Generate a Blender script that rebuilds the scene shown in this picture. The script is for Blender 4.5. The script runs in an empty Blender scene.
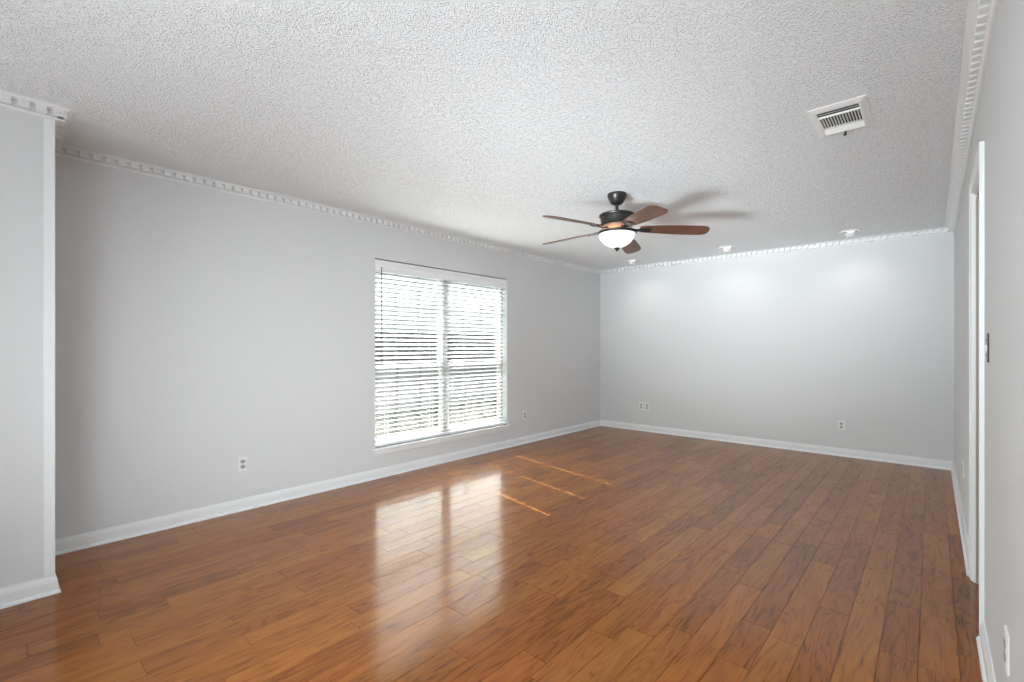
import bpy, bmesh, math, random
from mathutils import Vector, Matrix

C = bpy.context.scene.collection
sc = bpy.context.scene
# ------------------------------------------------------------------ camera
H = 1.245                    # eye height
cam_d = bpy.data.cameras.new('camera')
cam_d.sensor_width = 36.0
cam_d.lens = 36.0 * 472.335 / 1024
cam_d.shift_y = 5.775 / 1024
cam_d.clip_start = 0.02
cam = bpy.data.objects.new('camera', cam_d)
C.objects.link(cam)
cam.location = (0, 0, H)
cam.rotation_euler = (math.radians(90), 0, math.radians(41.653))
sc.camera = cam
# ------------------------------------------------------------------ exposure
sc.view_settings.view_transform = 'Standard'
sc.view_settings.look = 'None'
sc.view_settings.gamma = 1.0
sc.view_settings.exposure = 0.36
sc.view_settings.use_curve_mapping = False
# ------------------------------------------------------------------ sky
world = bpy.data.worlds.new('sky')
sc.world = world
world.use_nodes = True
bg = world.node_tree.nodes['Background']
bg.inputs['Color'].default_value = (0.86, 0.93, 1.0, 1)
bg.inputs['Strength'].default_value = 0.42
# ------------------------------------------------------------------ sun and an added fill lamp at the rear
sun_d = bpy.data.lights.new('sun', 'SUN')
sun_d.energy = 52.0
sun_d.angle = math.radians(0.25)
sun_d.color = (1.0, 0.96, 0.90)
sun = bpy.data.objects.new('sun', sun_d)
C.objects.link(sun)
sun.rotation_euler = Vector((1.9, -0.388, -1.95)).to_track_quat('-Z', 'Y').to_euler()

def area(name, loc, direction, sx, sy, power, color):
    d = bpy.data.lights.new(name, 'AREA')
    d.shape = 'RECTANGLE'
    d.size, d.size_y = sx, sy
    d.energy = power
    d.color = color
    o = bpy.data.objects.new(name, d)
    C.objects.link(o)
    o.location = loc
    o.rotation_euler = Vector(direction).to_track_quat('-Z', 'Z').to_euler()
    return o

FC = (0.885, 0.965, 1.0)
area('rear_fill', (-1.25, -2.46, 1.1), (0.1, 1, 0.10), 2.0, 2.0, 1.5, FC)  # added lamp, brightens the room from the unseen rear opening
# added fill lamps without a seen source, all behind the camera
def add_fill(name, loc, direction, sx, sy, power, spread=180):
    o = area(name, loc, direction, sx, sy, power, FC)
    o.data.spread = math.radians(spread)
add_fill('soft_fill', (-0.55, -0.9, 1.5), (-0.15, 1, 0.0), 1.0, 1.0, 25, 120)
add_fill('bounce_fill', (-1.3, -0.5, 0.5), (-0.3, 0.8, 1), 0.9, 0.9, 15)
add_fill('bounce_fill', (-2.3, -1.1, 1.0), (-0.05, 0.8, 1), 0.9, 0.9, 7)
add_fill('far_fill', (-1.7, -2.2, 0.25), (0.0, 1, 0.30), 1.6, 0.5, 18, 36)
add_fill('side_fill', (-0.3, -0.6, 0.8), (-1, 0.85, 0.0), 0.8, 0.8, 7, 60)

# ------------------------------------------------------------------ dimensions
XL, XR, YB, YR, ZC = -3.927, 0.165, 6.514, -2.4, 2.449
XS, YS = -3.324, 0.245           # projecting stub of wall on the left
T = 0.15
WY0, WY1, WZ0, WZ1 = 2.471, 4.322, 0.285, 2.083
DY0, DY1, DZ = 2.873, 3.500, 2.058   # opening in the right wall
PI = math.pi
random.seed(7)

# ------------------------------------------------------------------ materials
def newmat(name):
    m = bpy.data.materials.new(name)
    m.use_nodes = True
    nt = m.node_tree
    return m, nt, nt.nodes, nt.links, nt.nodes['Principled BSDF']

def simple(name, col, rough=0.5, metal=0.0, spec=0.5, emit=None, estr=0.0, bump=None, coat=0.0):
    m, nt, N, L, b = newmat(name)
    b.inputs['Base Color'].default_value = (*col, 1)
    b.inputs['Roughness'].default_value = rough
    b.inputs['Metallic'].default_value = metal
    b.inputs['Specular IOR Level'].default_value = spec
    b.inputs['Coat Weight'].default_value = coat
    if emit:
        b.inputs['Emission Color'].default_value = (*emit, 1)
        b.inputs['Emission Strength'].default_value = estr
    tc = N.new('ShaderNodeTexCoord')
    n = N.new('ShaderNodeTexNoise')
    sc_, st, dist = bump if bump else (220, 0.04, 0.001)
    n.inputs['Scale'].default_value = sc_
    n.inputs['Detail'].default_value = 3
    L.new(tc.outputs['Object'], n.inputs['Vector'])
    bp = N.new('ShaderNodeBump')
    bp.inputs['Strength'].default_value = st
    bp.inputs['Distance'].default_value = dist
    L.new(n.outputs['Fac'], bp.inputs['Height'])
    L.new(bp.outputs['Normal'], b.inputs['Normal'])
    return m

M_wall = simple('wall_paint', (0.712, 0.724, 0.730), 0.62, spec=0.25, bump=(75, 0.35, 0.003))
M_trim = simple('trim_paint', (0.845, 0.86, 0.865), 0.38, spec=0.4)
M_plastic = simple('white_plastic', (0.84, 0.84, 0.83), 0.35)
M_slot = simple('dark_slot', (0.03, 0.03, 0.03), 0.6)
M_grey = simple('grey_plastic', (0.42, 0.42, 0.41), 0.5)
M_slat0 = simple('blind_slat', (0.88, 0.89, 0.90), 0.42, spec=0.4)
M_vinyl = simple('vinyl_backlit', (0.42, 0.42, 0.42), 0.5, spec=0.2)  # white frame made grey: its backlit shade is in the base colour
M_muntin = simple('muntin_backlit', (0.10, 0.10, 0.10), 0.6, spec=0.2)  # white bars coloured dark to carry their backlit shade
M_bronze = simple('oil_rubbed_bronze', (0.035, 0.032, 0.032), 0.34, metal=0.55, spec=0.6)
M_bronze_lit = simple('bronze_lit', (0.80, 0.50, 0.34), 0.36, metal=0.7)  # bronze hub ring, warm lamplight put into its paler colour
M_lampglass = simple('frosted_glass', (0.9, 0.9, 0.88), 0.35, emit=(1.0, 0.96, 0.90), estr=0.5, bump=(25, 0.1, 0.004))
M_lens = simple('lamp_lens', (0.9, 0.9, 0.9), 0.3, emit=(1.0, 0.97, 0.92), estr=3.0)
M_recess = simple('dark_recess', (0.05, 0.05, 0.05), 0.8)
M_vent = simple('vent_enamel', (0.80, 0.80, 0.79), 0.4)
M_plate = simple('dark_switch_metal', (0.03, 0.03, 0.032), 0.4, metal=0.3)
M_cord = simple('cord', (0.72, 0.72, 0.72), 0.7)
M_fencew = simple('weathered_boards', (0.10, 0.10, 0.105), 0.85, spec=0, bump=(30, 0.5, 0.01))

def mat_slat():
    m, nt, N, L, b = newmat('translucent_slat')
    b.inputs['Base Color'].default_value = (0.88, 0.89, 0.90, 1)
    b.inputs['Roughness'].default_value = 0.42
    t = N.new('ShaderNodeBsdfTranslucent'); t.inputs[0].default_value = (0.88, 0.90, 0.90, 1)
    mx = N.new('ShaderNodeMixShader'); mx.inputs[0].default_value = 0.55
    L.new(b.outputs[0], mx.inputs[1]); L.new(t.outputs[0], mx.inputs[2]); L.new(mx.outputs[0], N['Material Output'].inputs[0])
    return m
M_slat = mat_slat()

def mat_ceiling():
    m, nt, N, L, b = newmat('popcorn_ceiling')
    b.inputs['Base Color'].default_value = (0.895, 0.92, 0.94, 1)
    b.inputs['Roughness'].default_value = 0.9
    b.inputs['Specular IOR Level'].default_value = 0.1
    tc = N.new('ShaderNodeTexCoord')
    n0 = N.new('ShaderNodeTexNoise'); n0.inputs['Scale'].default_value = 60; n0.inputs['Detail'].default_value = 2
    L.new(tc.outputs['Object'], n0.inputs['Vector'])
    mx = N.new('ShaderNodeVectorMath'); mx.operation = 'MULTIPLY_ADD'
    L.new(n0.outputs['Color'], mx.inputs[0]); mx.inputs[1].default_value = (0.016, 0.016, 0.016)
    L.new(tc.outputs['Object'], mx.inputs[2])
    v = N.new('ShaderNodeTexVoronoi'); v.feature = 'SMOOTH_F1'; v.inputs['Scale'].default_value = 150
    v.inputs['Smoothness'].default_value = 0.35
    L.new(mx.outputs[0], v.inputs['Vector'])
    n1 = N.new('ShaderNodeTexNoise'); n1.inputs['Scale'].default_value = 75; n1.inputs['Detail'].default_value = 5
    n1.inputs['Roughness'].default_value = 0.65
    L.new(tc.outputs['Object'], n1.inputs['Vector'])
    r = N.new('ShaderNodeMapRange'); r.inputs['From Min'].default_value = 0.15; r.inputs['From Max'].default_value = 0.75
    r.inputs['To Min'].default_value = 1.0; r.inputs['To Max'].default_value = 0.0
    L.new(v.outputs['Distance'], r.inputs['Value'])
    r2 = N.new('ShaderNodeMapRange'); r2.inputs['From Min'].default_value = 0.38; r2.inputs['From Max'].default_value = 0.62
    L.new(n1.outputs['Fac'], r2.inputs['Value'])
    mu = N.new('ShaderNodeMath'); mu.operation = 'MULTIPLY'
    L.new(r.outputs[0], mu.inputs[0]); L.new(r2.outputs[0], mu.inputs[1])
    bp = N.new('ShaderNodeBump'); bp.inputs['Strength'].default_value = 1.0; bp.inputs['Distance'].default_value = 0.0065
    L.new(mu.outputs[0], bp.inputs['Height']); L.new(bp.outputs['Normal'], b.inputs['Normal'])
    return m
M_ceil = mat_ceiling()

def mat_floor():
    m, nt, N, L, b = newmat('hardwood_planks')
    uv = N.new('ShaderNodeUVMap'); uv.uv_map = 'UVMap'
    at = N.new('ShaderNodeAttribute'); at.attribute_name = 'plank'
    sep = N.new('ShaderNodeSeparateColor'); L.new(at.outputs['Color'], sep.inputs[0])
    # long soft figure
    mp = N.new('ShaderNodeMapping'); mp.inputs['Scale'].default_value = (1.0, 0.13, 1.0)
    L.new(uv.outputs[0], mp.inputs[0])
    cm = N.new('ShaderNodeCombineXYZ'); L.new(sep.outputs[2], cm.inputs[2])
    sc10 = N.new('ShaderNodeVectorMath'); sc10.operation = 'SCALE'; sc10.inputs['Scale'].default_value = 9.0
    L.new(cm.outputs[0], sc10.inputs[0])
    ad = N.new('ShaderNodeVectorMath'); L.new(mp.outputs[0], ad.inputs[0]); L.new(sc10.outputs[0], ad.inputs[1])
    nf = N.new('ShaderNodeTexNoise'); nf.inputs['Scale'].default_value = 7.5; nf.inputs['Detail'].default_value = 2
    nf.inputs['Distortion'].default_value = 0.4
    L.new(ad.outputs[0], nf.inputs['Vector'])
    # cathedral rings: contour lines of the soft figure
    ml = N.new('ShaderNodeMath'); ml.operation = 'MULTIPLY'; ml.inputs[1].default_value = 92.0
    L.new(nf.outputs['Fac'], ml.inputs[0])
    sn = N.new('ShaderNodeMath'); sn.operation = 'SINE'; L.new(ml.outputs[0], sn.inputs[0])
    ring = N.new('ShaderNodeMapRange'); ring.inputs['From Min'].default_value = -0.2; ring.inputs['From Max'].default_value = 1.0
    L.new(sn.outputs[0], ring.inputs['Value'])
    # fine pores
    mp2 = N.new('ShaderNodeMapping'); mp2.inputs['Scale'].default_value = (1.0, 0.05, 1.0)
    L.new(uv.outputs[0], mp2.inputs[0])
    ad2 = N.new('ShaderNodeVectorMath'); L.new(mp2.outputs[0], ad2.inputs[0]); L.new(sc10.outputs[0], ad2.inputs[1])
    nn = N.new('ShaderNodeTexNoise'); nn.inputs['Scale'].default_value = 170; nn.inputs['Detail'].default_value = 3
    L.new(ad2.outputs[0], nn.inputs['Vector'])
    # broad dark streaks and mottling
    n3 = N.new('ShaderNodeTexNoise'); n3.inputs['Scale'].default_value = 24; n3.inputs['Detail'].default_value = 4
    n3.inputs['Roughness'].default_value = 0.6
    L.new(ad.outputs[0], n3.inputs['Vector'])
    cr = N.new('ShaderNodeValToRGB')
    e = cr.color_ramp.elements
    e[0].position = 0.0; e[0].color = (0.430, 0.152, 0.026, 1)
    e[1].position = 1.0; e[1].color = (0.115, 0.031, 0.006, 1)
    k = e.new(0.5); k.color = (0.290, 0.090, 0.014, 1)
    def math_(op, a, bb):
        n = N.new('ShaderNodeMath'); n.operation = op
        for i, x in enumerate((a, bb)):
            if isinstance(x, (int, float)): n.inputs[i].default_value = x
            else: L.new(x, n.inputs[i])
        return n.outputs[0]
    rp = N.new('ShaderNodeMapRange'); rp.inputs['From Min'].default_value = 0.5; rp.inputs['From Max'].default_value = 0.72
    L.new(nn.outputs['Fac'], rp.inputs['Value'])
    r3 = N.new('ShaderNodeMapRange'); r3.inputs['From Min'].default_value = 0.36; r3.inputs['From Max'].default_value = 0.74
    L.new(n3.outputs['Fac'], r3.inputs['Value'])
    pore = math_('MULTIPLY_ADD', rp.outputs[0], 0.75)
    N[-1].inputs[2].default_value = 0.25
    grain = math_('MULTIPLY', ring.outputs[0], pore)
    s1 = math_('MULTIPLY', grain, 0.60)
    s2 = math_('MULTIPLY', r3.outputs[0], 0.34)
    s3 = math_('MULTIPLY', sep.outputs[0], 0.36)
    s4 = math_('MULTIPLY', rp.outputs[0], 0.12)
    tot = math_('ADD', math_('ADD', s1, s2), math_('ADD', s3, s4))
    L.new(tot, cr.inputs[0])
    hs = N.new('ShaderNodeHueSaturation')
    hs.inputs['Saturation'].default_value = 1.0
    hue = N.new('ShaderNodeMapRange'); hue.inputs['To Min'].default_value = 0.497; hue.inputs['To Max'].default_value = 0.505
    L.new(sep.outputs[1], hue.inputs['Value']); L.new(hue.outputs[0], hs.inputs['Hue'])
    L.new(cr.outputs[0], hs.inputs['Color'])
    N.remove(b)
    # stained wood under a semi-gloss varnish: a clear reflection with a hazy part
    df = N.new('ShaderNodeBsdfDiffuse'); L.new(hs.outputs[0], df.inputs['Color'])
    ga = N.new('ShaderNodeBsdfGlossy'); ga.inputs['Roughness'].default_value = 0.13
    gb = N.new('ShaderNodeBsdfGlossy'); gb.inputs['Roughness'].default_value = 0.29
    gm = N.new('ShaderNodeMixShader'); gm.inputs[0].default_value = 0.32
    L.new(ga.outputs[0], gm.inputs[1]); L.new(gb.outputs[0], gm.inputs[2])
    lw = N.new('ShaderNodeLayerWeight'); lw.inputs[0].default_value = 0.5
    fac = math_('MULTIPLY_ADD', math_('POWER', lw.outputs['Facing'], 3.6), 0.76)
    N[-1].inputs[2].default_value = 0.02
    sh = N.new('ShaderNodeMixShader'); L.new(fac, sh.inputs[0]); L.new(df.outputs[0], sh.inputs[1]); L.new(gm.outputs[0], sh.inputs[2])
    L.new(sh.outputs[0], N['Material Output'].inputs[0])
    bp = N.new('ShaderNodeBump'); bp.inputs['Strength'].default_value = 0.04; bp.inputs['Distance'].default_value = 0.0005
    hgt = math_('ADD', math_('MULTIPLY', n3.outputs['Fac'], 0.6), math_('MULTIPLY', grain, -0.4))
    
    return m
M_floor = mat_floor()
M_seam = simple('seam_dark_stain', (0.045, 0.022, 0.012), 0.8)

def mat_blade():
    m, nt, N, L, b = newmat('walnut_blade')
    tc = N.new('ShaderNodeTexCoord')
    mp = N.new('ShaderNodeMapping'); mp.inputs['Scale'].default_value = (6, 70, 70)
    L.new(tc.outputs['Object'], mp.inputs[0])
    n = N.new('ShaderNodeTexNoise'); n.inputs['Scale'].default_value = 1.0; n.inputs['Detail'].default_value = 4
    L.new(mp.outputs[0], n.inputs['Vector'])
    cr = N.new('ShaderNodeValToRGB')
    cr.color_ramp.elements[0].position = 0.35; cr.color_ramp.elements[0].color = (0.075, 0.030, 0.018, 1)
    cr.color_ramp.elements[1].position = 0.68; cr.color_ramp.elements[1].color = (0.17, 0.080, 0.048, 1)
    L.new(n.outputs['Fac'], cr.inputs[0]); L.new(cr.outputs[0], b.inputs['Base Color'])
    b.inputs['Roughness'].default_value = 0.32
    return m
M_blade = mat_blade()

def mat_glass():
    m, nt, N, L, b = newmat('window_glass')
    N.remove(b)
    t = N.new('ShaderNodeBsdfTransparent'); t.inputs[0].default_value = (0.96, 0.98, 0.97, 1)
    g = N.new('ShaderNodeBsdfGlossy'); g.inputs['Roughness'].default_value = 0.02
    lw = N.new('ShaderNodeLayerWeight'); lw.inputs[0].default_value = 0.5
    p = N.new('ShaderNodeMath'); p.operation = 'POWER'; p.inputs[1].default_value = 5.0
    L.new(lw.outputs['Facing'], p.inputs[0])
    f = N.new('ShaderNodeMath'); f.operation = 'MULTIPLY_ADD'; f.inputs[1].default_value = 0.9; f.inputs[2].default_value = 0.04
    L.new(p.outputs[0], f.inputs[0])
    mx = N.new('ShaderNodeMixShader')
    L.new(f.outputs[0], mx.inputs[0]); L.new(t.outputs[0], mx.inputs[1]); L.new(g.outputs[0], mx.inputs[2])
    L.new(mx.outputs[0], N['Material Output'].inputs[0])
    return m
M_glass = mat_glass()

def mat_ground():
    m, nt, N, L, b = newmat('dry_lawn')
    tc = N.new('ShaderNodeTexCoord')
    n = N.new('ShaderNodeTexNoise'); n.inputs['Scale'].default_value = 5; n.inputs['Detail'].default_value = 8
    n.inputs['Roughness'].default_value = 0.75
    L.new(tc.outputs['Object'], n.inputs['Vector'])
    cr = N.new('ShaderNodeValToRGB')
    cr.color_ramp.elements[0].position = 0.42; cr.color_ramp.elements[0].color = (0.008, 0.008, 0.006, 1)
    cr.color_ramp.elements[1].position = 0.56; cr.color_ramp.elements[1].color = (0.027, 0.026, 0.022, 1)
    L.new(n.outputs['Fac'], cr.inputs[0]); L.new(cr.outputs[0], b.inputs['Base Color'])
    b.inputs['Roughness'].default_value = 0.95
    b.inputs['Specular IOR Level'].default_value = 0.0
    return m
M_ground = mat_ground()

# ------------------------------------------------------------------ helpers
def obj(name, bm, mat, parent=None, smooth=False, bevel=0.0):
    me = bpy.data.meshes.new(name)
    bmesh.ops.recalc_face_normals(bm, faces=bm.faces)
    bm.to_mesh(me); bm.free()
    me.materials.append(mat)
    if smooth:
        for p in me.polygons: p.use_smooth = True
        try: me.set_sharp_from_angle(angle=math.radians(38))
        except Exception: pass
    o = bpy.data.objects.new(name, me)
    C.objects.link(o)
    if parent: o.parent = parent
    if bevel:
        mod = o.modifiers.new('bevel', 'BEVEL'); mod.width = bevel; mod.segments = 2; mod.limit_method = 'ANGLE'
        mod.angle_limit = math.radians(50)
    return o

def empty(name, loc=(0, 0, 0), rotz=0.0):
    o = bpy.data.objects.new(name, None)
    o.empty_display_size = 0.1
    C.objects.link(o)
    o.location = loc; o.rotation_euler = (0, 0, rotz)
    return o

def tag(o, label=None, cat=None, group=None, kind=None):
    if label: o['label'] = label
    if cat: o['category'] = cat
    if group: o['group'] = group
    if kind: o['kind'] = kind
    return o

def box(bm, x0, x1, y0, y1, z0, z1, mtx=None):
    vs = [bm.verts.new((x, y, z)) for x in (x0, x1) for y in (y0, y1) for z in (z0, z1)]
    if mtx is not None:
        for v in vs: v.co = mtx @ v.co
    for f in ((0, 1, 3, 2), (4, 6, 7, 5), (0, 4, 5, 1), (2, 3, 7, 6), (0, 2, 6, 4), (1, 5, 7, 3)):
        bm.faces.new([vs[i] for i in f])

def cyl(bm, p0, p1, r0, r1=None, n=20):
    r1 = r0 if r1 is None else r1
    p0, p1 = Vector(p0), Vector(p1)
    q = (p1 - p0).to_track_quat('Z', 'Y')
    rings = []
    for p, r in ((p0, r0), (p1, r1)):
        rings.append([bm.verts.new(p + q @ Vector((r * math.cos(2 * PI * i / n), r * math.sin(2 * PI * i / n), 0))) for i in range(n)])
    for i in range(n):
        bm.faces.new((rings[0][i], rings[0][(i + 1) % n], rings[1][(i + 1) % n], rings[1][i]))
    bm.faces.new(rings[0][::-1]); bm.faces.new(rings[1])

def lathe(bm, prof, n=40, cap=True):
    rings = []
    for r, z in prof:
        if r < 1e-6: rings.append([bm.verts.new((0, 0, z))])
        else: rings.append([bm.verts.new((r * math.cos(2 * PI * i / n), r * math.sin(2 * PI * i / n), z)) for i in range(n)])
    for a, b in zip(rings, rings[1:]):
        for i in range(n):
            j = (i + 1) % n
            vs = [a[i % len(a)], a[j % len(a)], b[j % len(b)], b[i % len(b)]]
            u = []
            for v in vs:
                if v not in u: u.append(v)
            if len(u) > 2: bm.faces.new(u)
    if cap:
        for r in (rings[0], rings[-1]):
            if len(r) > 2: bm.faces.new(r)

def struct(name, bm, mat, parent=None, **k):
    o = obj(name, bm, mat, parent, **k)
    if not parent: o['kind'] = 'structure'
    return o

# ------------------------------------------------------------------ floor: planks along Y in rows, chamfered edges
def build_floor():
    bm = bmesh.new()
    uvl = bm.loops.layers.uv.new('UVMap')
    col = bm.loops.layers.float_color.new('plank')
    W = 0.1213
    g, dpt = 0.0009, 0.0030
    rnd = random.Random(11)
    k0 = math.floor((XL - 0.2 - 0.08) / W)
    k = k0
    while 0.08 + k * W < 1.35:
        x0, x1 = 0.08 + k * W, 0.08 + (k + 1) * W
        y = YR - rnd.random() * 0.9
        while y < YB + 0.02:
            ln = rnd.choice((0.36, 0.5, 0.62, 0.78, 0.95, 1.15, 1.22)) * (0.85 + 0.3 * rnd.random())
            y0, y1 = y, y + ln
            y = y1
            if x1 > XR + 0.3 and (y1 < DY0 - 0.9 or y0 > DY1 + 1.2): continue
            u0, v0 = rnd.random() * 40, rnd.random() * 40
            c = (rnd.random(), rnd.random(), rnd.random(), 1)
            o = [bm.verts.new(p) for p in ((x0 + g, y0 + g, -dpt), (x1 - g, y0 + g, -dpt), (x1 - g, y1 - g, -dpt), (x0 + g, y1 - g, -dpt))]
            i = [bm.verts.new(p) for p in ((x0 + g, y0 + g, 0), (x1 - g, y0 + g, 0), (x1 - g, y1 - g, 0), (x0 + g, y1 - g, 0))]
            fs = [bm.faces.new(i)] + [bm.faces.new((o[a], o[(a + 1) % 4], i[(a + 1) % 4], i[a])) for a in range(4)]
            for f in fs:
                for lp in f.loops:
                    lp[uvl].uv = (lp.vert.co.x - x0 + u0, lp.vert.co.y - y0 + v0)
                    lp[col] = c
        k += 1
    # solid slab beneath
    box(bm, XL - T, 1.4, YR - T, YB + T, -0.12, -0.003)
    me = bpy.data.meshes.new('floor'); bm.to_mesh(me); bm.free()
    me.materials.append(M_floor); me.materials.append(M_seam)
    for p in me.polygons[-6:]: p.material_index = 1
    o = bpy.data.objects.new('floor', me); C.objects.link(o)
    o['kind'] = 'structure'
    return o
build_floor()

# ------------------------------------------------------------------ ceiling and walls
bm = bmesh.new(); box(bm, XL - T, 1.4, YR - T, YB + T, ZC, ZC + 0.12); struct('ceiling', bm, M_ceil)

bm = bmesh.new()
box(bm, XL - T, XL, YS - 0.4, WY0, -0.1, ZC); box(bm, XL - T, XL, WY1, YB + T, -0.1, ZC)
box(bm, XL - T, XL, WY0, WY1, -0.1, WZ0); box(bm, XL - T, XL, WY0, WY1, WZ1, ZC)
struct('wall_left', bm, M_wall)
bm = bmesh.new(); box(bm, XL - T, XS, YR - T, YS, -0.1, ZC); struct('wall_left_projecting', bm, M_wall)
bm = bmesh.new(); box(bm, XL, XR, YB, YB + T, -0.1, ZC); struct('wall_back', bm, M_wall)
bm = bmesh.new()
RT = 0.115
box(bm, XR, XR + RT, YR - T, DY0, -0.1, ZC); box(bm, XR, XR + RT, DY1, YB + T, -0.1, ZC); box(bm, XR, XR + RT, DY0, DY1, DZ, ZC)
struct('wall_right', bm, M_wall)
bm = bmesh.new()
box(bm, XS, -3.1, YR - T, YR, -0.1, ZC); box(bm, 0.0, XR, YR - T, YR, -0.1, ZC); box(bm, -3.1, 0.0, YR - T, YR, 2.15, ZC)
struct('wall_rear', bm, M_wall)
# the small room beyond the opening
bm = bmesh.new()
box(bm, 1.25, 1.4, 2.2, 4.6, -0.1, ZC); box(bm, XR + RT, 1.25, 2.1, 2.2, -0.1, ZC); box(bm, XR + RT, 1.25, 4.6, 4.7, -0.1, ZC)
struct('wall_closet', bm, M_wall)

# ------------------------------------------------------------------ crown moulding with dentils, baseboards
def seg_prism(bm, p0, p1, nrm, prof, m0, m1):
    """profile (out, z) swept from p0 to p1; nrm points into the room; m0/m1: -1 inner mitre, +1 outer, 0 square"""
    p0, p1, nrm = Vector((*p0, 0)), Vector((*p1, 0)), Vector((*nrm, 0))
    t = (p1 - p0).normalized()
    A = [bm.verts.new(p0 + nrm * o - t * (o * m0) + Vector((0, 0, z))) for o, z in prof]
    B = [bm.verts.new(p1 + nrm * o + t * (o * m1) + Vector((0, 0, z))) for o, z in prof]
    n = len(prof)
    for i in range(n):
        j = (i + 1) % n
        bm.faces.new((A[i], A[j], B[j], B[i]))
    bm.faces.new(A[::-1]); bm.faces.new(B)

CR = [(0, 0), (0, -.058), (.009, -.058), (.012, -.052), (.019, -.047), (.013, -.044), (.013, -.011), (.050, -.011), (.054, -.007), (.064, -.0045), (.072, -.003), (.072, 0)]
CR = [(o, ZC + z) for o, z in CR]
def crown(name, p0, p1, nrm, m0, m1):
    bm = bmesh.new()
    seg_prism(bm, p0, p1, nrm, CR, m0, m1)
    a, b, nv = Vector((*p0, 0)), Vector((*p1, 0)), Vector((*nrm, 0))
    t = (b - a).normalized(); L = (b - a).length
    s0 = 0.024 if m0 < 0 else -0.044 if m0 > 0 else 0
    s1 = L - (0.024 if m1 < 0 else -0.044 if m1 > 0 else 0)
    n = max(1, round((s1 - s0) / 0.0612)); pit = (s1 - s0) / n
    for i in range(n):
        c0, c1 = s0 + i * pit + pit * 0.17, s0 + (i + 1) * pit - pit * 0.17
        P = [a + t * s + nv * o + Vector((0, 0, ZC + z)) for s in (c0, c1) for o in (.0125, .046) for z in (-.0425, -.0105)]
        vs = [bm.verts.new(p) for p in P]
        for f in ((0, 1, 3, 2), (4, 6, 7, 5), (0, 4, 5, 1), (2, 3, 7, 6), (0, 2, 6, 4), (1, 5, 7, 3)):
            bm.faces.new([vs[q] for q in f])
    return struct(name, bm, M_trim)
crown('trim_1', (XS, YR), (XS, YS), (1, 0), -1, 1)
crown('trim_2', (XS, YS), (XL, YS), (0, 1), 1, -1)
crown('trim_3', (XL, YS), (XL, YB), (1, 0), -1, -1)
crown('trim_4', (XL, YB), (XR, YB), (0, -1), -1, -1)
crown('trim_5', (XR, YB), (XR, YR), (-1, 0), -1, -1)

BB = [(0, 0), (.025, 0), (.025, .006), (.021, .014), (.0145, .018), (.0140, .062), (.0115, .066), (.0115, .072), (.007, .083), (.0055, .090), (0, .090)]
def base(name, p0, p1, nrm, m0, m1):
    bm = bmesh.new(); seg_prism(bm, p0, p1, nrm, BB, m0, m1); return struct(name, bm, M_trim)
CW = 0.057
base('baseboard_left_projecting', (XS, YR), (XS, YS), (1, 0), -1, 1)
base('baseboard_projecting_end', (XS, YS), (XL, YS), (0, 1), 1, -1)
base('baseboard_left', (XL, YS), (XL, YB), (1, 0), -1, -1)
base('baseboard_back', (XL, YB), (XR, YB), (0, -1), -1, -1)
base('baseboard_right_far', (XR, YB), (XR, DY1 + CW), (-1, 0), -1, 0)
base('baseboard_right_near', (XR, DY0 - CW), (XR, YR), (-1, 0), 0, -1)

# flat strip on the corner of the projecting wall
bm = bmesh.new()
box(bm, XS, XS + .005, YS - .036, YS + .005, .0905, ZC - .0585); box(bm, XS - .09, XS, YS, YS + .005, .0905, ZC - .0585)
struct('trim_6', bm, M_trim, bevel=.0015)

# ------------------------------------------------------------------ cased opening in the right wall
bm = bmesh.new()
def casing_profile(y0, y1):  # stepped casing: thin inner bead, thicker outer back band
    s = 1 if y1 > y0 else -1
    return [(0, y0), (.009, y0), (.009, y0 + s * .008), (.012, y0 + s * .012), (.012, y0 + s * .040), (.016, y0 + s * .044), (.016, y1), (0, y1)]
for y0, y1 in ((DY0, DY0 - CW), (DY1, DY1 + CW)):
    pr = casing_profile(y0, y1)
    s = 1 if y1 > y0 else -1
    A = [bm.verts.new((XR - o, y, 0)) for o, y in pr]
    B = [bm.verts.new((XR - o, y, DZ + abs(y - y0))) for o, y in pr]
    for i in range(len(pr)):
        j = (i + 1) % len(pr); bm.faces.new((A[i], A[j], B[j], B[i]))
    bm.faces.new(A); bm.faces.new(B)
pr = casing_profile(0, CW)
A = [bm.verts.new((XR - o, DY0 - d, DZ + d)) for o, d in pr]
B = [bm.verts.new((XR - o, DY1 + d, DZ + d)) for o, d in pr]
for i in range(len(pr)):
    j = (i + 1) % len(pr); bm.faces.new((A[i], A[j], B[j], B[i]))
d1 = struct('door_1', bm, M_trim)
bm = bmesh.new()
box(bm, XR, XR + RT, DY0, DY0 + .014, 0, DZ - .014); box(bm, XR, XR + RT, DY1 - .014, DY1, 0, DZ - .014); box(bm, XR, XR + RT, DY0, DY1, DZ - .014, DZ)
obj('door_jamb', bm, M_trim, d1)
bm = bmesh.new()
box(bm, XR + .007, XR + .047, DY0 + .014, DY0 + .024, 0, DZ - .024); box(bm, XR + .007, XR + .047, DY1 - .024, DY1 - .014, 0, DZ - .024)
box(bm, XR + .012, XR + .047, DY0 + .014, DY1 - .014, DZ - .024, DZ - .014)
obj('door_stop', bm, simple('beige_grey_stop', (0.40, 0.37, 0.31), 0.6), d1)  # stop is beige-grey, darker than the jamb

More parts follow.
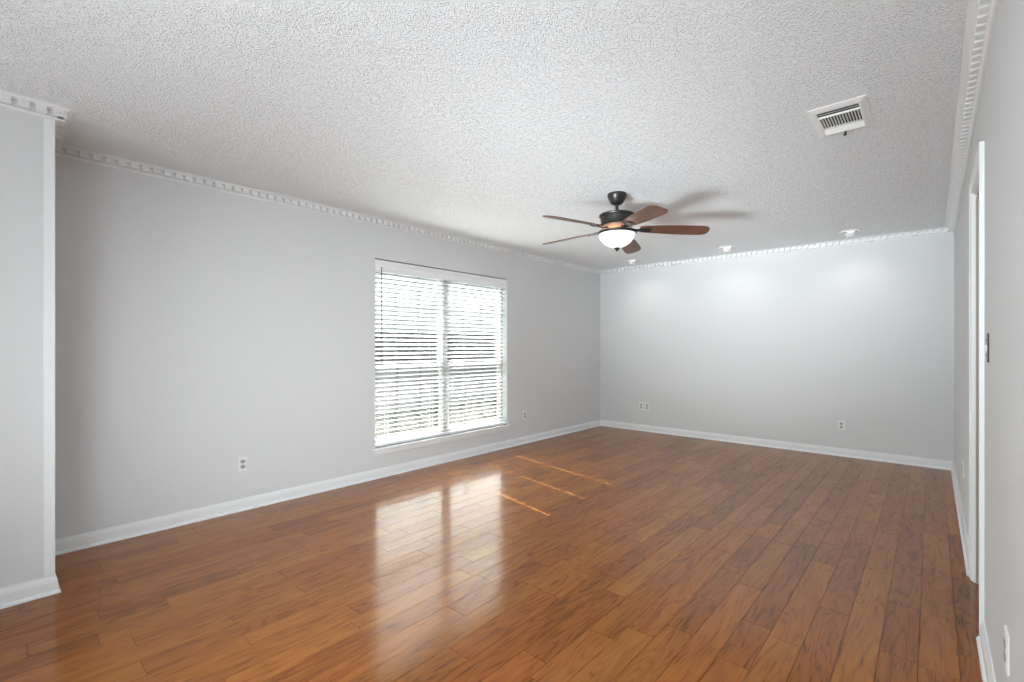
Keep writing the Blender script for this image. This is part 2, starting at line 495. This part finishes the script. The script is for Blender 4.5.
# ------------------------------------------------------------------ window: frame, two double-hung units, stool and apron
XW = XL - 0.085       # face of the vinyl frame
bm = bmesh.new()
YM = (WY0 + WY1) / 2
fr = 0.028
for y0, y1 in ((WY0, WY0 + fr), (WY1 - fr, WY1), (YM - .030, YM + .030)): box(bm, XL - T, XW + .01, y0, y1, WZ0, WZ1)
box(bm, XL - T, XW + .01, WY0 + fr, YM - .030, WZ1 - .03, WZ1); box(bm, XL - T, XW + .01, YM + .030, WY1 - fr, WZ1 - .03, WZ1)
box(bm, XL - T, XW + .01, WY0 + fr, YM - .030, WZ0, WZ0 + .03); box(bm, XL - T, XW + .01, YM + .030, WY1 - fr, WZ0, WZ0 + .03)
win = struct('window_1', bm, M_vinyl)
ZM = 1.045
for a, b in ((WY0 + fr, YM - .030), (YM + .030, WY1 - fr)):
    for z0, z1, xx, hz in ((ZM - .02, WZ1 - .03, XW - .038, 1.725), (WZ0 + .03, ZM + .02, XW - .008, 0.690)):
        s = bmesh.new()
        th = .026; w = .034
        for q0, q1 in ((a, a + w), (b - w, b)): box(s, xx - th, xx, q0, q1, z0, z1)
        box(s, xx - th, xx, a + w, b - w, z0, z0 + w); box(s, xx - th, xx, a + w, b - w, z1 - w, z1)
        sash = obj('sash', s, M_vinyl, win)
        g = bmesh.new(); box(g, xx - .014, xx - .011, a + w, b - w, z0 + w, z1 - w)
        obj('pane', g, M_glass, sash)
        mm = bmesh.new()
        for k in (1, 2):
            yy = a + (b - a) * k / 3; box(mm, xx - .010, xx - .003, yy - .009, yy + .009, z0 + w, z1 - w)
        box(mm, xx - .011, xx - .002, a + w, b - w, hz - .009, hz + .009)
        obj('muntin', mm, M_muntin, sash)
bm = bmesh.new()
box(bm, XW + .010, XL, WY0, WY1, WZ0 - .022, WZ0); box(bm, XL, XL + .030, WY0 - .035, WY1 + .037, WZ0 - .022, WZ0)
obj('window_sill', bm, M_trim, win, bevel=.004)
bm = bmesh.new()
pr = [(0, WZ0 - .022), (.014, WZ0 - .022), (.014, WZ0 - .060), (.009, WZ0 - .072), (0, WZ0 - .072)]
A = [bm.verts.new((XL + o, WY0 - .010, z)) for o, z in pr]; B = [bm.verts.new((XL + o, WY1 + .010, z)) for o, z in pr]
for i in range(5):
    j = (i + 1) % 5; bm.faces.new((A[i], A[j], B[j], B[i]))
bm.faces.new(A); bm.faces.new(B)
obj('apron', bm, M_trim, win)

# ------------------------------------------------------------------ horizontal blind
XB = XL - 0.040
BY0, BY1 = WY0 + .012, WY1 - .014
bl = empty('window_blind', (XB, YM, WZ1 - .06))
tag(bl, 'white horizontal slatted blind hanging inside the wide window', 'blind')
def loc(o, root):   # geometry given in world space, parent at a translated empty
    o.data.transform(Matrix.Translation(-Vector(root.location)))
    return o
LAD = [2.62, 3.168, 3.663, 4.155]
HOLES = LAD[1:]
bm = bmesh.new()
tilt = math.radians(22)
pitch = 0.0440
zz = WZ1 - .109
zs = []
while zz > WZ0 + .050:
    zs.append(zz); zz -= pitch
hw = .025
hl, hx = .0065, .0100    # half length / half width of the rout holes
for z in zs:
    R = Matrix.Translation((XB, 0, z)) @ Matrix.Rotation(-tilt, 4, 'Y')   # room edge up
    ys = [BY0]
    for h in HOLES: ys += [h - hl, h + hl]
    ys.append(BY1)
    for i in range(len(ys) - 1):
        hole = (i % 2 == 1)
        for x0, x1, c in ((-hw, -hx, .0), (-hx, hx, .0), (hx, hw, .0)):
            if hole and x0 == -hx: continue
            box(bm, x0, x1, ys[i], ys[i + 1], -.0013, .0013, R)
loc(obj('slats', bm, M_slat, bl), bl)
bm = bmesh.new(); box(bm, XB - .024, XB + .024, BY0, BY1, WZ0 + .004, WZ0 + .032)
loc(obj('bottom_rail', bm, M_slat0, bl, bevel=.004), bl)
bm = bmesh.new(); box(bm, XB - .028, XB + .020, BY0 + .004, BY1 - .004, WZ1 - .062, WZ1 - .008)
loc(obj('headrail', bm, M_slat0, bl), bl)
bm = bmesh.new()
pr = [(.022, -.004), (.034, -.004), (.036, -.012), (.034, -.030), (.028, -.045), (.027, -.080), (.032, -.092), (.032, -.108), (.022, -.108)]
pr = [(XB + o, WZ1 - .006 + z) for o, z in pr]
A = [bm.verts.new((x, WY0 + .004, z)) for x, z in pr]; B = [bm.verts.new((x, WY1 - .004, z)) for x, z in pr]
for i in range(len(pr)):
    j = (i + 1) % len(pr); bm.faces.new((A[i], A[j], B[j], B[i]))
bm.faces.new(A); bm.faces.new(B)
loc(obj('valance', bm, M_slat0, bl), bl)
for y in LAD:
    bm = bmesh.new()
    for dx in (-.0255, .0255): cyl(bm, (XB + dx, y, zs[-1] - .04), (XB + dx, y, WZ1 - .06), .0008, n=5)
    loc(obj('ladder_cord', bm, M_cord, bl), bl)
bm = bmesh.new(); cyl(bm, (XB + .040, 2.545, 1.05), (XB + .032, 2.545, WZ1 - .075), .0052, n=8)
loc(obj('tilt_wand', bm, simple('wand', (0.16, 0.16, 0.16), .5), bl, smooth=True), bl)

# ------------------------------------------------------------------ outside: yard and board fence
bm = bmesh.new(); box(bm, -40, XL - T, -25, 40, -0.35, -0.12)
gnd = struct('ground', bm, M_ground)
fence = empty('board_fence', (-9.2, 6, -.12))
tag(fence, 'grey weathered board fence across the yard outside the window', 'fence')
bm = bmesh.new()
y = -8.0
rr = random.Random(3)
while y < 12:
    w = .14; top = 1.72 + rr.uniform(-.012, .012)
    box(bm, -.010, .010, y, y + w - .006, .04, top)
    y += w
obj('boards', bm, M_fencew, fence)
for z in (.30, .90, 1.45):
    bm = bmesh.new(); box(bm, -.048, -.010, -8, 12, z, z + .09); obj('rail', bm, M_fencew, fence)
for k in range(9):
    bm = bmesh.new(); box(bm, -.138, -.048, -8 + k * 2.45, -7.91 + k * 2.45, 0, 1.68); obj('post', bm, M_fencew, fence)

bm = bmesh.new(); box(bm, -8.75, -8.55, -8, 20, -.14, .80); box(bm, -8.78, -8.52, -8, 20, .80, .86)
low = obj('garden_wall', bm, simple('pale_render', (0.24, 0.24, 0.255), .9, spec=0))
tag(low, 'low pale garden wall crossing the yard in front of the fence', 'wall')

# ------------------------------------------------------------------ outlets and switch
def lplate(bm, w, h, t):
    pr = [(-w / 2, -h / 2), (w / 2, -h / 2), (w / 2, h / 2), (-w / 2, h / 2)]
    A = [bm.verts.new((x, 0, z)) for x, z in pr]
    B = [bm.verts.new((x, -t * .5, z)) for x, z in pr]
    D = [bm.verts.new((x * (1 - .006 / w * 2 * .5), -t, z * (1 - .006 / h * 2 * .5))) for x, z in pr]
    for X, Y in ((A, B), (B, D)):
        for i in range(4):
            j = (i + 1) % 4; bm.faces.new((X[i], X[j], Y[j], Y[i]))
    bm.faces.new(A); bm.faces.new(D)

def rounded_disc(bm, cz, r, y0, y1, flat=.0145, n=28):
    pts = []
    for i in range(n):
        a = 2 * PI * i / n
        pts.append((max(-.0165, min(.0165, r * math.cos(a))), cz + max(-flat, min(flat, r * math.sin(a)))))
    A = [bm.verts.new((x, y0, z)) for x, z in pts]; B = [bm.verts.new((x, y1, z)) for x, z in pts]
    for i in range(n):
        j = (i + 1) % n; bm.faces.new((A[i], A[j], B[j], B[i]))
    bm.faces.new(A); bm.faces.new(B)

def make_outlet():
    r = empty('wall_outlet')
    bm = bmesh.new(); lplate(bm, .070, .115, .006); obj('face_plate', bm, M_plastic, r)
    for cz in (.0195, -.0195):
        bm = bmesh.new(); rounded_disc(bm, cz, .0172, -.0055, -.0078)
        rc = obj('receptacle', bm, M_grey, r)
        for sx, hh in ((-.0064, .0045), (.0064, .0035)):
            bm = bmesh.new(); box(bm, sx - .0012, sx + .0012, -.0082, -.0076, cz + .003 - hh, cz + .003 + hh)
            obj('slot', bm, M_slot, rc)
        bm = bmesh.new(); cyl(bm, (0, -.0082, cz - .0085), (0, -.0076, cz - .0085), .0026, n=12); obj('ground_hole', bm, M_slot, rc)
    bm = bmesh.new(); cyl(bm, (0, -.0074, 0), (0, -.0055, 0), .003, n=14); obj('screw', bm, M_grey, r)
    return r
def copy_tree(o, parent=None):
    c = o.copy(); C.objects.link(c)
    if parent: c.parent = parent
    for ch in list(o.children): copy_tree(ch, c)
    return c
spots = [
    ((XL, 1.325, .352), PI / 2, 'white duplex outlet on the left wall near the projecting corner'),
    ((XL, 4.655, .362), PI / 2, 'white duplex outlet on the left wall just past the window'),
    ((-3.225, YB, .366), 0, 'left one of the two outlets side by side at back wall corner'),
    ((-3.133, YB, .366), 0, 'right one of the two outlets side by side at back wall corner'),
    ((-.772, YB, .350), 0, 'single white outlet low on the right half of the back wall'),
    ((XR, 4.55, .395), -PI / 2, 'tiny outlet low on right wall between far corner and doorway'),
    ((XR, 1.985, .362), -PI / 2, 'outlet seen edge on at bottom right of the near wall'),
]
first = make_outlet()
for i, (p, rz, lb) in enumerate(spots):
    o = first if i == 0 else copy_tree(first)
    o.location = p; o.rotation_euler = (0, 0, rz)
    tag(o, lb, 'outlet', 'wall outlets around the room')

sw = empty('light_switch', (XR, 2.625, 1.241), -PI / 2)
tag(sw, 'dark edge-on light switch plate on right wall beside the doorway', 'light switch')
bm = bmesh.new(); lplate(bm, .070, .115, .003); obj('switch_plate', bm, M_plate, sw)
bm = bmesh.new(); box(bm, -.005, .005, -.008, -.004, -.012, .012); box(bm, -.0035, .0035, -.016, -.006, .000, .007); obj('toggle', bm, M_plastic, sw)
for z in (-.030, .030):
    bm = bmesh.new(); cyl(bm, (0, -.0072, z), (0, -.0055, z), .0028, n=12); obj('screw', bm, M_plate, sw)

# ------------------------------------------------------------------ ceiling vent
VX0, VX1, VY0, VY1 = -.482, -.234, 2.808, 3.218
vt = empty('ceiling_vent', ((VX0 + VX1) / 2, (VY0 + VY1) / 2, ZC))
tag(vt, 'white rectangular air vent with dark louvre gaps in the ceiling', 'vent')
hx_, hy_ = (VX1 - VX0) / 2, (VY1 - VY0) / 2
ox, oy = .088, .160          # half opening
bm = bmesh.new()
def ringpts(a, b, z): return [bm.verts.new(p) for p in ((-a, -b, z), (a, -b, z), (a, b, z), (-a, b, z))]
R0 = ringpts(hx_, hy_, 0); R1 = ringpts(hx_, hy_, -.003); R2 = ringpts(ox + .008, oy + .008, -.011); R3 = ringpts(ox, oy, -.011); R4 = ringpts(ox, oy, 0)
for A, B in ((R0, R1), (R1, R2), (R2, R3), (R3, R4)):
    for i in range(4):
        j = (i + 1) % 4; bm.faces.new((A[i], A[j], B[j], B[i]))
obj('frame', bm, M_vent, vt)
bm = bmesh.new(); box(bm, -ox, ox, -oy, oy, -.0012, -.0004); obj('duct_opening', bm, M_recess, vt)
bm = bmesh.new()
ya, yb = -.085, .078         # middle bank between two cross bars
nv = 14
for i in range(nv + 1):
    x = -ox + (i + .0) * (2 * ox / nv)
    R = Matrix.Translation((max(-ox + .001, min(ox - .001, x)), 0, -.0062)) @ Matrix.Rotation(math.radians(-8), 4, 'Y')
    box(bm, -.0024, .0024, ya, yb, -.0046, .0046, R)
for y in (ya, yb): box(bm, -ox, ox, y - .003, y + .003, -.0108, -.002)
obj('middle_louvres', bm, M_vent, vt)
bm = bmesh.new()
for k in range(3):
    y = yb + .016 + k * .023
    R = Matrix.Translation((0, y, -.006)) @ Matrix.Rotation(math.radians(-38), 4, 'X')
    box(bm, -ox, ox, -.0125, .0125, -.0006, .0006, R)
obj('far_louvres', bm, M_vent, vt)
bm = bmesh.new()
for k in range(3):
    y = -oy + .012 + k * .025
    R = Matrix.Translation((0, y, -.006)) @ Matrix.Rotation(math.radians(23), 4, 'X')
    box(bm, -ox, ox, -.008, .008, -.0006, .0006, R)
obj('near_louvres', bm, M_vent, vt)
bm = bmesh.new()
box(bm, -.004, .004, oy + .002, oy + .010, -.030, -.009); box(bm, -.010, .006, oy, oy + .008, -.034, -.026)
obj('damper_lever', bm, M_plate, vt)

# ------------------------------------------------------------------ recessed eyeball lights
def make_eyeball():
    r = empty('recessed_light')
    bm = bmesh.new()
    lathe(bm, [(.062, 0), (.095, 0), (.097, -.004), (.090, -.009), (.070, -.012), (.062, -.006), (.062, 0)], cap=False)
    obj('trim_ring', bm, M_vent, r, smooth=True)
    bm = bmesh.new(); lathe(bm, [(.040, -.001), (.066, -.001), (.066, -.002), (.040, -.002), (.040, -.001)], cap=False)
    obj('gap_shade', bm, M_recess, r)  # flat dark ring standing in for the shade around the eyeball
    tiltm = Matrix.Translation((0, 0, -.004)) @ Matrix.Rotation(math.radians(20), 4, 'X') @ Matrix.Scale(0.82, 4)
    bm = bmesh.new()
    lathe(bm, [(.066, .0), (.067, -.018), (.063, -.036), (.055, -.050), (.050, -.054), (.047, -.050), (.046, -.036)], cap=False)
    bm.transform(tiltm)
    e = obj('eyeball', bm, M_vent, r, smooth=True)
    bm = bmesh.new()
    lathe(bm, [(.047, -.036), (.044, -.042), (.030, -.046), (0, -.048)], cap=False)
    bm.transform(tiltm)
    obj('lamp_lens', bm, M_lens, e, smooth=True)
    return r
rl = make_eyeball()
for i, (x, y, lb) in enumerate(((-3.12, 6.03, 'leftmost eyeball ceiling light, partly below the fan near far left corner'),
                                (-1.85, 6.00, 'middle eyeball ceiling light of the three along the back wall'),
                                (-.640, 6.03, 'rightmost eyeball ceiling light, nearest the right wall'))):
    o = rl if i == 0 else copy_tree(rl)
    o.location = (x, y, ZC)
    tag(o, lb, 'ceiling light', 'recessed lights along the back wall')
    d = bpy.data.lights.new('eyeball_lamp', 'SPOT'); d.energy = 3.8; d.spot_size = math.radians(130); d.spot_blend = 1.0
    d.color = (1.0, .95, .88); d.shadow_soft_size = .04
    l = bpy.data.objects.new('eyeball_lamp', d); C.objects.link(l)
    l.location = (x, y + .045, ZC - .062)
    l.rotation_euler = Vector((0, .25, -1)).to_track_quat('-Z', 'Y').to_euler()

# ------------------------------------------------------------------ ceiling fan
fan = empty('ceiling_fan', (-1.856, 3.331, ZC))
tag(fan, 'dark bronze ceiling fan with five walnut blades and white bowl light', 'ceiling fan')
bm = bmesh.new(); lathe(bm, [(0, 0), (.072, 0), (.075, -.008), (.073, -.020), (.066, -.040), (.060, -.052), (.056, -.058), (.050, -.072), (.034, -.084), (.018, -.088), (0, -.088)], cap=False)
obj('canopy', bm, M_bronze, fan, smooth=True)
bm = bmesh.new(); cyl(bm, (0, 0, -.086), (0, 0, -.168), .013, n=20); cyl(bm, (0, 0, -.142), (0, 0, -.156), .021, .026, n=20)
obj('downrod', bm, M_bronze, fan, smooth=True)
bm = bmesh.new(); lathe(bm, [(0, -.152), (.050, -.152), (.108, -.156), (.132, -.162), (.140, -.170), (.138, -.178), (.128, -.182), (.127, -.205), (.124, -.228), (.126, -.236), (.118, -.246), (0, -.246)], cap=False)
obj('motor_housing', bm, M_bronze, fan, smooth=True)
bm = bmesh.new(); lathe(bm, [(0, -.245), (.108, -.245), (.118, -.252), (.122, -.260), (.114, -.270), (.104, -.276), (.110, -.284), (.130, -.291), (.130, -.296), (0, -.296)], cap=False)
obj('flywheel', bm, M_bronze_lit, fan, smooth=True)
bm = bmesh.new(); lathe(bm, [(.060, -.294), (.130, -.294), (.146, -.299), (.154, -.306), (.153, -.314), (.145, -.319), (.139, -.315), (.060, -.311)], cap=False)
obj('light_fitter', bm, M_bronze, fan, smooth=True)
bm = bmesh.new(); lathe(bm, [(.141, -.313), (.142, -.320), (.137, -.338), (.124, -.362), (.104, -.386), (.078, -.405), (.046, -.419), (.018, -.425), (0, -.426)], cap=False)
obj('glass_bowl', bm, M_lampglass, fan, smooth=True)
bm = bmesh.new(); lathe(bm, [(0, -.422), (.022, -.424), (.024, -.429), (.016, -.436), (.011, -.442), (.007, -.450), (0, -.453)], cap=False)
obj('finial', bm, M_bronze, fan, smooth=True)
def blade_bm():
    # outline in (r, w): narrow root widening to a broad softly clipped tip
    st = [(.175, .034), (.185, .044), (.22, .052), (.30, .060), (.40, .067), (.50, .0715), (.58, .073), (.635, .071), (.665, .064), (.683, .052), (.692, .036), (.696, .015)]
    top = [(r, w) for r, w in st]; bot = [(r, -w) for r, w in reversed(st)]
    bm = bmesh.new()
    pts = top + bot
    A = [bm.verts.new((r, w, .0032)) for r, w in pts]; B = [bm.verts.new((r, w, -.0032)) for r, w in pts]
    for i in range(len(pts)):
        j = (i + 1) % len(pts); bm.faces.new((A[i], A[j], B[j], B[i]))
    bm.faces.new(A); bm.faces.new(B)
    return bm
def iron_bm():
    bm = bmesh.new()
    # curved arm from the flywheel up to the blade root
    pts = [(.095, .000, .016), (.125, -.006, .013), (.150, -.010, .012), (.175, -.009, .018), (.205, -.0075, .030), (.245, -.007, .036), (.262, -.007, .016)]
    prev = None
    for x, z, w in pts:
        r = [bm.verts.new(p) for p in ((x, -w, z - .004), (x, w, z - .004), (x, w, z + .003), (x, -w, z + .003))]
        if prev:
            for i in range(4):
                j = (i + 1) % 4; bm.faces.new((prev[i], prev[j], r[j], r[i]))
        else: bm.faces.new(r)
        prev = r
    bm.faces.new(prev)
    for x, y in ((.212, .020), (.212, -.020), (.248, 0)): cyl(bm, (x, y, -.015), (x, y, -.010), .005, n=10)
    return bm
for k in range(5):
    a = math.radians((35, 106, 183, 253, 323)[k])
    b = obj('blade', blade_bm(), M_blade, fan)
    b.location = (0, 0, -.272)
    b.rotation_euler = (math.radians(-13), 0, 0)
    b.rotation_euler = (Matrix.Rotation(a, 4, 'Z') @ Matrix.Rotation(math.radians((3, 5, 2.5, 0, 3)[k]), 4, 'Y') @ Matrix.Rotation(math.radians(-13), 4, 'X')).to_euler()
    ib = obj('blade_iron', iron_bm(), M_bronze, b, smooth=False)
